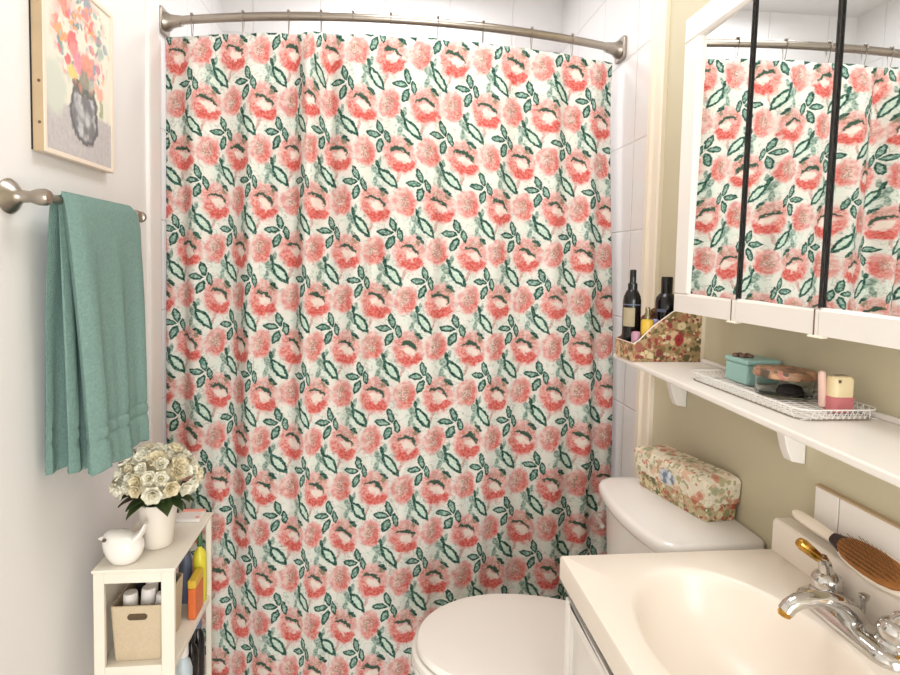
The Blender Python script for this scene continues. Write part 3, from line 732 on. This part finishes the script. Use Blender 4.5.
# ------------------------------------------------------------------ vanity, sink top, faucet
CXF, CYB, CYN, CZT = .358, 1.053, .46, .81
va = thing('vanity_cabinet', 'white vanity cabinet with a framed door under the cream sink top', 'vanity', (.61, .75, ZF))
MB().prism([(.376, CYN+.02), (.838, CYN+.02), (.838, 1.036), (.376, 1.036), (.376, CYN+.04), (.392, CYN+.04), (.392, 1.02), (.822, 1.02), (.822, CYN+.036), (.376, CYN+.036)], ZF, .7595, lambda u, v, d: (u, v, d)).build('cabinet_body', M['paint'], va, smooth=False)
for yd0, yd1 in ((.765, 1.026), (.49, .757)):
    d = MB()
    zz0, zz1, fw_ = .10, .742, .030
    for a, b in (((yd0, zz0), (yd0+fw_, zz1)), ((yd1-fw_, zz0), (yd1, zz1)), ((yd0+fw_, zz0), (yd1-fw_, zz0+fw_)), ((yd0+fw_, zz1-fw_), (yd1-fw_, zz1))):
        d.box((.361, a[0], a[1]), (.3755, b[0], b[1]))
    do = d.build('door', M['paint'], va, bevel=.004)
    bx((.370, yd0+fw_-.002, zz0+fw_-.002), (.3755, yd1-fw_+.002, zz1-fw_+.002)).build('door_panel', M['paint'], do, smooth=False)
    MB().lathe([(.006, 0), (.005, .010), (.012, .016), (.013, .022), (.007, .026)], (.361, (yd0+.015) if yd0 > .7 else yd1-.015, .60), (-1, 0, 0), n=16).build('knob', M['chrome'], do)

st = thing('sink_top', 'cream cultured marble vanity top with a moulded oval basin', 'sink', (.60, .76, CZT-.052))
BX, BY, BRX, BRY = .560, .775, .147, .212
corner = [(CXF, CYN), (.84, CYN), (.84, CYB), (CXF, CYB)]
angs = sorted([math.atan2(cy-BY, cx-BX) for cx, cy in corner] + [2*PI*i/72-PI+.013 for i in range(72)])
def rect_at(a, e=0.):
    dx, dy = cos(a), sin(a); t_ = 1e9
    for lim, c_, d_ in ((CXF+e, BX, dx), (.839-e*.0, BX, dx), (CYN+e, BY, dy), (CYB-e, BY, dy)):
        if abs(d_) > 1e-9:
            q = (lim-c_)/d_
            if q > 0: t_ = min(t_, q)
    return BX+dx*t_, BY+dy*t_
def ellr(k_, z, sx=0.):
    o_ = []
    for a in angs:
        dx, dy = cos(a), sin(a); t_ = k_/math.sqrt((dx/BRX)**2+(dy/BRY)**2); o_.append((BX+sx+dx*t_, BY+dy*t_, z))
    return o_
rings = [[(*rect_at(a, .003), CZT-.050) for a in angs], [(*rect_at(a, 0), CZT-.047) for a in angs], [(*rect_at(a, 0), CZT-.007) for a in angs], [(*rect_at(a, .002), CZT-.002) for a in angs], [(*rect_at(a, .007), CZT) for a in angs],
         ellr(1.06, CZT), ellr(1.025, CZT-.0012), ellr(1.0, CZT-.006), ellr(.98, CZT-.018), ellr(.95, CZT-.040), ellr(.89, CZT-.068), ellr(.79, CZT-.094), ellr(.64, CZT-.113, .004), ellr(.45, CZT-.126, .008), ellr(.25, CZT-.132, .012), ellr(.1, CZT-.134, .015)]
MB().loft(rings, False, True).build('basin_top', M['marble'], st)
MB().prism([(.798, .809), (.798, .868), (.801, .874), (.806, .8765), (.839, .8765), (.839, .809)], CYN, 1.047, lambda u, v, d: (u, d, v)).build('backsplash', M['marble'], st, bevel=.003)
MB().lathe([(.022, 0), (.022, .003), (.017, .004), (.014, .002)], (BX+.015, BY, CZT-.1345), n=24).build('drain_ring', M['chrome'], st)

fa = thing('faucet', 'chrome two-handle faucet with brass lever tips on the sink top', 'faucet', (.752, .80, CZT))
FX, FY = .752, .80
rg = []
for z, e in ((CZT+.0005, 0), (CZT+.006, 0), (CZT+.013, .003), (CZT+.018, .010), (CZT+.0195, .018)):
    rg.append([(x, y, z) for x, y in rrect(FX, FY, .030-e, .100-e, .0295-e, 10)])
MB().loft(rg).build('base_plate', M['chrome'], fa)
sp = [(.756, .80, .822), (.747, .80, .838), (.728, .80, .852), (.704, .80, .860), (.680, .80, .861), (.660, .80, .858), (.646, .80, .850), (.640, .80, .842)]
MB().tube(sp, [.022, .018, .0150, .0132, .0125, .0122, .0120, .0118], 20).build('spout', M['chrome'], fa)
MB().lathe([(.0100, 0), (.0104, .006), (.009, .010), (.006, .0105)], (.6412, .80, .845), (-.30, 0, -1), n=20).build('aerator', M['brass'], fa)
def lever(cy, dirv, tipdir):
    h = MB().lathe([(.025, CZT+.014), (.0255, CZT+.022), (.022, CZT+.026), (.0235, CZT+.031), (.0235, CZT+.042), (.020, CZT+.050), (.013, CZT+.055), (.002, CZT+.0565)], (.766, cy, 0), n=28).build('handle', M['chrome'], fa)
    b = Vector((.766, cy, CZT+.047)); d = Vector(dirv); e = b+d
    MB().tube([b, b+d*.25+Vector((0, 0, .012)), b+d*.6+Vector((0, 0, .012)), e], [.013, .010, .0085, .0075], 14).build('lever', M['chrome'], h)
    q = Vector(tipdir)
    MB().tube([e-q*.1, e, e+q*.4, e+q*.75, e+q*.95, e+q], [.006, .008, .0095, .0105, .008, .002], 14).build('lever_tip', M['brass'], h)
lever(.866, (-.018, .0, .034), (-.034, .006, .027))
lever(.734, (.004, -.020, .016), (.006, -.050, .020))
MB().lathe([(.0035, .826), (.0035, .852), (.005, .855), (.0075, .860), (.008, .864), (.004, .866)], (.774, .80, 0), n=18).build('lift_rod', M['chrome'], fa)

# hairbrush lying on the splashback ledge against the tile
hb = thing('hairbrush', 'cream paddle hairbrush with amber cushion resting on the sink splashback', 'hairbrush', (.81, .88, .8775))
Pp = Vector((.8055, .997, .9085)); A_ = Vector((0, -1, -.035)).normalized(); N_ = Vector((-.72, 0, .69)).normalized(); N_ = (N_-A_*N_.dot(A_)).normalized(); B_ = A_.cross(N_)
def br(a, b, c): return Pp + A_*a + B_*b + N_*c
def strip(prof, c0, c1, n=14, ex=.35):
    rings_ = []
    for a, hw_ in prof:
        rings_.append([br(a, hw_*cos(2*PI*i/n), (c0+c1)/2+(c1-c0)/2*(abs(sin(2*PI*i/n))**.6)*(1 if sin(2*PI*i/n) >= 0 else -1)) for i in range(n)])
    return MB().loft(rings_)
strip([(0, .004), (.003, .008), (.012, .0105), (.05, .011), (.09, .0095), (.1, .009)], -.009, .007).build('brush_handle', M['brush_body'], hb)
strip([(.096, .0098), (.100, .0115), (.112, .014), (.120, .017), (.122, .015)], -.0095, .0085, 18).build('neck_band', M['brush_band'], hb)
hd = [(.108, .010), (.115, .017), (.13, .0235), (.15, .027), (.18, .029), (.21, .0275), (.235, .0225), (.25, .014), (.256, .005)]
strip(hd, -.010, .004, 20).build('brush_head', M['brush_body'], hb)
strip([(.116, .008), (.122, .0145), (.135, .0205), (.155, .0235), (.18, .025), (.208, .0235), (.229, .019), (.242, .011), (.247, .004)], .000, .011, 20).build('cushion', M['pad'], hb)
bs = MB()
for i in range(13):
    for j in range(7):
        a = .128+.0085*i; b_ = -.018+.006*j
        if ((a-.181)/.058)**2 + (b_/.021)**2 < 1:
            bs.tube([br(a, b_, .007), br(a+rnd.uniform(-.002, .002), b_*1.12, .031)], [.0006, .0004], 5)
bs.build('bristles', M['bristle'], hb, smooth=False)

# ------------------------------------------------------------------ right wall: mirror cabinet
CX = .72
mc = thing('mirror_cabinet', 'white three-door mirrored medicine cabinet on the sage wall', 'cabinet', (.78, .95, 1.272))
cy1, cz0, cz1 = 1.329, 1.272, 1.974
bx((CX+.027, .585, cz0+.004), (XR, cy1-.001, cz1-.004)).build('cabinet_body', M['paint'], mc, smooth=False)
doors = [(1.0845, 1.329, True, False), (.8635, 1.0835, False, False), (.585, .8625, False, True)]
for y0_, y1_, fl, nl in doors:
    f = MB()
    zb, zt = 1.3185, 1.916
    ya = y0_ + (.045 if nl else 0); yb = y1_ - (.060 if fl else 0)
    f.prism([(CX, cz0), (CX, zb-.006), (CX+.004, zb), (CX+.0226, zb), (CX+.0226, cz0)], y0_, y1_, lambda u, v, d: (u, d, v))
    f.prism([(CX, zt+.006), (CX+.004, zt), (CX+.0226, zt), (CX+.0226, cz1), (CX, cz1)], y0_, y1_, lambda u, v, d: (u, d, v))
    if fl: f.prism([(CX, cy1), (CX, yb+.006), (CX+.004, yb), (CX+.0226, yb), (CX+.0226, cy1)], zb, zt, lambda u, v, d: (u, v, d))
    f.box((CX+.0225, y0_, cz0), (CX+.0265, y1_, cz1))
    if nl: f.prism([(CX, ya-.006), (CX, y0_), (CX+.0226, y0_), (CX+.0226, ya), (CX+.004, ya)], zb, zt, lambda u, v, d: (u, v, d))
    do = f.build('mirror_door', M['paint'], mc, smooth=False)
    lo = .0016 if not nl else 0; hi = .0016 if not fl else 0
    yc, zc = (ya+yb)/2, (zb+zt)/2
    def mx_(y, z): return CX+.0060 + .026*(y-yc) + .010*(z-zc)      # the glass sits a little skewed in its frame
    ga, gb = ya+lo, yb-hi
    MB().add([(mx_(y, z)+dx, y, z) for dx in (0, .002) for y, z in ((ga, zb-.001), (gb, zb-.001), (gb, zt+.001), (ga, zt+.001))], [(3,2,1,0),(4,5,6,7),(0,1,5,4),(1,2,6,5),(2,3,7,6),(3,0,4,7)]).build('mirror', M['mirror'], do, smooth=False)
    for ea, eb, on_ in ((yb-hi, yb, hi), (ya, ya+lo, lo)):
        if on_: MB().add([(mx_(y, z)+dx, y, z) for dx in (-.0006, .002) for y, z in ((ea, zb-.001), (eb, zb-.001), (eb, zt+.001), (ea, zt+.001))], [(3,2,1,0),(4,5,6,7),(0,1,5,4),(1,2,6,5),(2,3,7,6),(3,0,4,7)]).build('mirror_edge', M['black_gap'], do, smooth=False)
for yp in (1.098, .872):
    q = MB().prism([(CX-.004, cz0-.004), (CX+.010, cz0-.004), (CX+.010, cz0), (CX-.001, cz0), (CX-.004, cz0-.0025)], yp-.018, yp+.010, lambda u, v, d: (u, d, v))
    q.build('finger_pull', M['trim'], mc, smooth=False)
    bx((CX-.0008, yp-.0012, cz0), (CX, yp+.0012, 1.316)).build('pull_seam', M['brown'], mc, smooth=False)

# wall shelf
SZ = 1.1335
sh = thing('wall_shelf', 'long white painted wall shelf on brackets under the mirror cabinet', 'shelf', (.74, 1.0, SZ-.012))
poly = [(XR-.001, 1.537), (.662, 1.537), (.655, 1.531), (.622, .605), (.615, .40), (XR-.001, .40)]
MB().prism(poly, SZ-.0135, SZ, lambda u, v, d: (u, v, d)).build('board', M['paint'], sh, bevel=.004, seg=3)
bx((XR-.010, .40, SZ), (XR-.001, 1.384, SZ+.010)).build('back_rail', M['paint'], sh, bevel=.002)
for yb_ in (1.47, 1.03, .62):
    MB().prism([(XR-.001, SZ-.0135), (.780, SZ-.0135), (.784, SZ-.050), (.800, SZ-.110), (.810, SZ-.132), (XR-.001, SZ-.138)], yb_-.012, yb_+.012, lambda u, v, d: (u, d, v)).build('bracket', M['paint'], sh, bevel=.002)

# floral file box with slanted mouth
fb = thing('file_box', 'floral cardboard file box with slanted mouth at the far end of the wall shelf', 'box', (.649, 1.4475, SZ))
prof = [(.650, SZ+.0003), (.649, SZ+.046), (.662, SZ+.054), (.700, SZ+.092), (.752, SZ+.130), (.800, SZ+.146), (.8385, SZ+.150), (.8385, SZ+.0003)]
for y0_, y1_ in ((1.390, 1.3925), (1.5025, 1.505)):
    MB().prism(prof, y0_, y1_, lambda u, v, d: (u, d, v)).build('side_wall', M['box_dark'], fb, smooth=False)
bx((.6495, 1.3925, SZ+.0003), (.652, 1.5025, SZ+.046)).build('front_wall', M['box_dark'], fb, smooth=False)
bx((.836, 1.3925, SZ+.0003), (.8385, 1.5025, SZ+.150)).build('back_wall', M['box_dark'], fb, smooth=False)
bx((.652, 1.3925, SZ+.0003), (.836, 1.5025, SZ+.003)).build('bottom', M['box_dark'], fb, smooth=False)
rim = MB().tube([(.649, 1.3912, SZ+.047), (.662, 1.3912, SZ+.055), (.700, 1.3912, SZ+.093), (.752, 1.3912, SZ+.131), (.80, 1.3912, SZ+.147)], .0017, 6).tube([(.6505, 1.392, SZ+.047), (.6505, 1.503, SZ+.047)], .0015, 6)
rim.build('rim_binding', M['frame_front'], fb)

bz = SZ+.0035
b1 = thing('pump_bottle', 'slim black bottle with a cream label and narrow spout in the file box', 'bottle', (.676, 1.468, bz))
MB().lathe([(.022, 0), (.0236, .003), (.0236, .150), (.0218, .163), (.0165, .174), (.0125, .180)], (.676, 1.468, bz), n=28).build('bottle_body', M['black_gloss'], b1)
MB().lathe([(.0125, .180), (.0125, .196), (.0085, .200), (.0085, .232), (.007, .2345)], (.676, 1.468, bz), n=20).build('spout_cap', M['black_gloss'], b1)
MB().loft([[(.676+r*cos(R(a)), 1.468+r*sin(R(a)), z) for r, z in ((.0240, bz+.082), (.0240, bz+.132), (.0236, bz+.132), (.0236, bz+.082))] for a in range(182, 268, 6)]).build('paper_label', M['label'], b1)
MB().lathe([(.0240, .139), (.0240, .142), (.0233, .142), (.0233, .139)], (.676, 1.468, bz), n=28).build('label_band', M['slate'], b1)
b2 = thing('lotion_pump', 'wide black bottle with a square cap beside the mirror cabinet', 'bottle', (.772, 1.466, bz))
MB().lathe([(.026, 0), (.028, .003), (.028, .150), (.0265, .160), (.018, .170), (.016, .172)], (.772, 1.466, bz), n=28).build('bottle_body', M['black_gloss'], b2)
MB().lathe([(.0150, .172), (.0152, .214), (.014, .217)], (.772, 1.466, bz), n=24).build('bottle_cap', M['black_gloss'], b2)
MB().loft([[(.772+r*cos(R(a)), 1.466+r*sin(R(a)), z) for r, z in ((.0284, bz+.122), (.0284, bz+.130), (.028, bz+.130), (.028, bz+.122))] for a in range(190, 250, 6)]).build('silver_band', M['slate'], b2)
b3 = thing('oil_bottle', 'small yellow bottle with a dull gold cap standing in the file box', 'bottle', (.694, 1.412, bz))
MB().lathe([(.015, 0), (.016, .002), (.016, .098), (.014, .104), (.008, .106)], (.694, 1.412, bz), n=22).build('bottle_body', M['yellow'], b3)
MB().lathe([(.0075, .106), (.0075, .120), (.0055, .124), (.0062, .134), (.003, .138)], (.694, 1.412, bz), n=16).build('bottle_cap', M['metal_cap'], b3)
o = MB().lathe([(.009, 0), (.0095, .004), (.0095, .098), (.008, .104), (.003, .106)], (.715, 1.420, bz), (.05, 0, 1), n=16).build('lavender_tube', M['lavender'], at=(.715, 1.420, bz))
tag(o, 'lavender tube between the yellow and wide black bottles', 'tube')
o = MB().lathe([(.011, 0), (.012, .004), (.012, .065), (.010, .072), (.003, .074)], (.668, 1.412, bz), (-.06, 0, 1), n=16).build('mauve_jar', M['mauve'], at=(.668, 1.412, bz))
tag(o, 'mauve pot low in the slanted mouth of the file box', 'pot')

# wire tray and the things on it
tr = thing('wire_tray', 'low white wire tray on the wall shelf under the mirror cabinet', 'tray', (.75, 1.02, SZ))
tx0, tx1, ty0, ty1 = .680, .826, .840, 1.185
rimp = [(x, y, SZ+.0185) for x, y in rrect((tx0+tx1)/2, (ty0+ty1)/2, (tx1-tx0)/2, (ty1-ty0)/2, .025)]
MB().tube(rimp, .0013, 8, True).build('top_rim', M['wire'], tr)
rimb = [(x, y, SZ+.0018) for x, y in rrect((tx0+tx1)/2, (ty0+ty1)/2, (tx1-tx0)/2-.004, (ty1-ty0)/2-.004, .022)]
MB().tube(rimb, .0013, 8, True).build('bottom_rim', M['nickel'], tr)
g = MB()
n = 24
for i in range(n+1):
    y = ty0+.006+(ty1-ty0-.012)*i/n; g.tube([(tx0+.004, y, SZ+.0022), (tx1-.004, y, SZ+.0022)], .0007, 6)
for i in range(7):
    x = tx0+.012+(tx1-tx0-.024)*i/6; g.tube([(x, ty0+.004, SZ+.0034), (x, ty1-.004, SZ+.0034)], .0007, 6)
g.build('floor_wires', M['wire'], tr, smooth=False)
g = MB()
for i in range(n):
    ya, ym, yb_ = [ty0+.02+(ty1-ty0-.04)*(i+q)/n for q in (0, .5, 1)]
    for xx, xs in ((tx0, .004), (tx1, -.004)): g.tube([(xx+xs, ya, SZ+.002), (xx, ym, SZ+.0185), (xx+xs, yb_, SZ+.002)], .0007, 6)
for i in range(11):
    xa, xm, xb_ = [tx0+.02+(tx1-tx0-.04)*(i+q)/11 for q in (0, .5, 1)]
    for yy_, ys in ((ty0, .004), (ty1, -.004)): g.tube([(xa, yy_+ys, SZ+.002), (xm, yy_, SZ+.0185), (xb_, yy_+ys, SZ+.002)], .0007, 6)
g.build('zigzag_wires', M['wire'], tr, smooth=False)

tz = SZ+.0045
tt_ = thing('trinket_tin', 'teal tin box with brown trinket on its lid, far end of the wire tray', 'tin', (.785, 1.125, tz))
bx((.752, 1.085, tz), (.826, 1.160, tz+.043)).build('tin_body', M['teal'], tt_, bevel=.006, seg=3)
bx((.7505, 1.0835, tz+.0425), (.8275, 1.1615, tz+.0535)).build('tin_lid', M['teal'], tt_, bevel=.004, seg=3)
mb = MB()
for i, (dx, dy) in enumerate(((-.018, .01), (-.006, .014), (.006, .006), (-.012, -.004), (.002, -.008))):
    mb.ball((.778+dx, 1.125+dy, tz+.0565), .008, .007, .0055, 10, 6)
mb.build('trinket_knob', M['brown'], tt_)
jr = thing('glass_jar', 'round clear glass jar with a printed brown lid on the wire tray', 'jar', (.776, 1.008, tz))
MB().lathe([(.046, 0), (.0485, .002), (.0495, .010), (.0495, .036), (.048, .036), (.0475, .010), (.045, .004)], (.776, 1.008, tz), n=36).build('jar_glass', M['glass'], jr)
MB().lathe([(.0525, .0365), (.0535, .038), (.0535, .045), (.051, .050), (.035, .0525), (.004, .053)], (.776, 1.008, tz), n=36).build('jar_lid', M['jar_lid'], jr)
MB().lathe([(.022, .0045), (.024, .008), (.020, .018), (.012, .022), (.003, .023)], (.780, .995, tz), n=24).build('dark_contents', M['dark_bag'], jr)
cb = thing('soap_dish_box', 'upright cream and rose pink trinket box at the near end of the tray', 'box', (.782, .887, tz))
def cbr(z, e): return [(x, y, z) for x, y in rrect(.786, .887, .0215-e, .015-e, .009)]
MB().loft([cbr(tz, .003), cbr(tz+.002, .001), cbr(tz+.026, 0), cbr(tz+.027, .001)]).build('pink_base', M['pinkbase'], cb)
MB().loft([cbr(tz+.027, .0015), cbr(tz+.056, .0015), cbr(tz+.061, .004), cbr(tz+.063, .010)]).build('cream_body', M['cream'], cb)
MB().lathe([(.0055, 0), (.006, .003), (.006, .055), (.005, .060), (.002, .062)], (.764, .896, tz+.007), (-.07, 0, 1), n=16).build('pink_side_post', M['palepink'], cb)
bx((.772, .8715, tz+.052), (.776, .8728, tz+.057)).build('clasp', M['brown'], cb)

# ------------------------------------------------------------------ light
def area(name, loc, rot, sx, sy, power, col):
    l = bpy.data.lights.new(name, 'AREA'); l.shape = 'RECTANGLE'; l.size = sx; l.size_y = sy; l.energy = power; l.color = col
    o = bpy.data.objects.new(name, l); COL.objects.link(o); o.location = loc; o.rotation_euler = rot; return o
area('ceiling_lamp', (.20, 1.30, ZT-.03), (0, 0, 0), .6, .6, 8.5, (.985, .985, .985))
area('alcove_lamp', (.05, 2.33, ZT-.03), (0, 0, 0), .6, .3, 7, (.94, .96, 1))
area('doorway_fill', (.355, YF-.05, .96), (R(90), 0, 0), .84, 1.9, 38, (.95, .975, 1))  # added fill light in the unseen doorway behind the camera
wd = bpy.data.worlds.new('hallway_light'); S.world = wd; wd.use_nodes = True
wd.node_tree.nodes['Background'].inputs[0].default_value = (1, .97, .94, 1); wd.node_tree.nodes['Background'].inputs[1].default_value = .6

# ------------------------------------------------------------------ camera
yaw, pitch, roll, f = .103, -.0558, .0208, 565.
F_ = Vector((sin(yaw)*cos(pitch), cos(yaw)*cos(pitch), sin(pitch))); r_ = Vector((cos(yaw), -sin(yaw), 0)); u_ = r_.cross(F_)
rr_ = r_*cos(roll)+u_*sin(roll); uu_ = -r_*sin(roll)+u_*cos(roll)
cd = bpy.data.cameras.new('camera'); cam = bpy.data.objects.new('camera', cd); COL.objects.link(cam)
m4 = Matrix((rr_, uu_, -F_)).transposed().to_4x4(); m4.translation = (0, 0, 1.38); cam.matrix_world = m4
cd.sensor_fit = 'HORIZONTAL'; cd.sensor_width = 36; cd.lens = f/900*36
cd.shift_x = (450-440)/900; cd.shift_y = (294-337.5)/900; cd.clip_start = .02
S.camera = cam
vs_ = S.view_settings
vs_.view_transform = 'Standard'; vs_.look = 'None'; vs_.gamma = 1; vs_.use_curve_mapping = False; vs_.exposure = .33
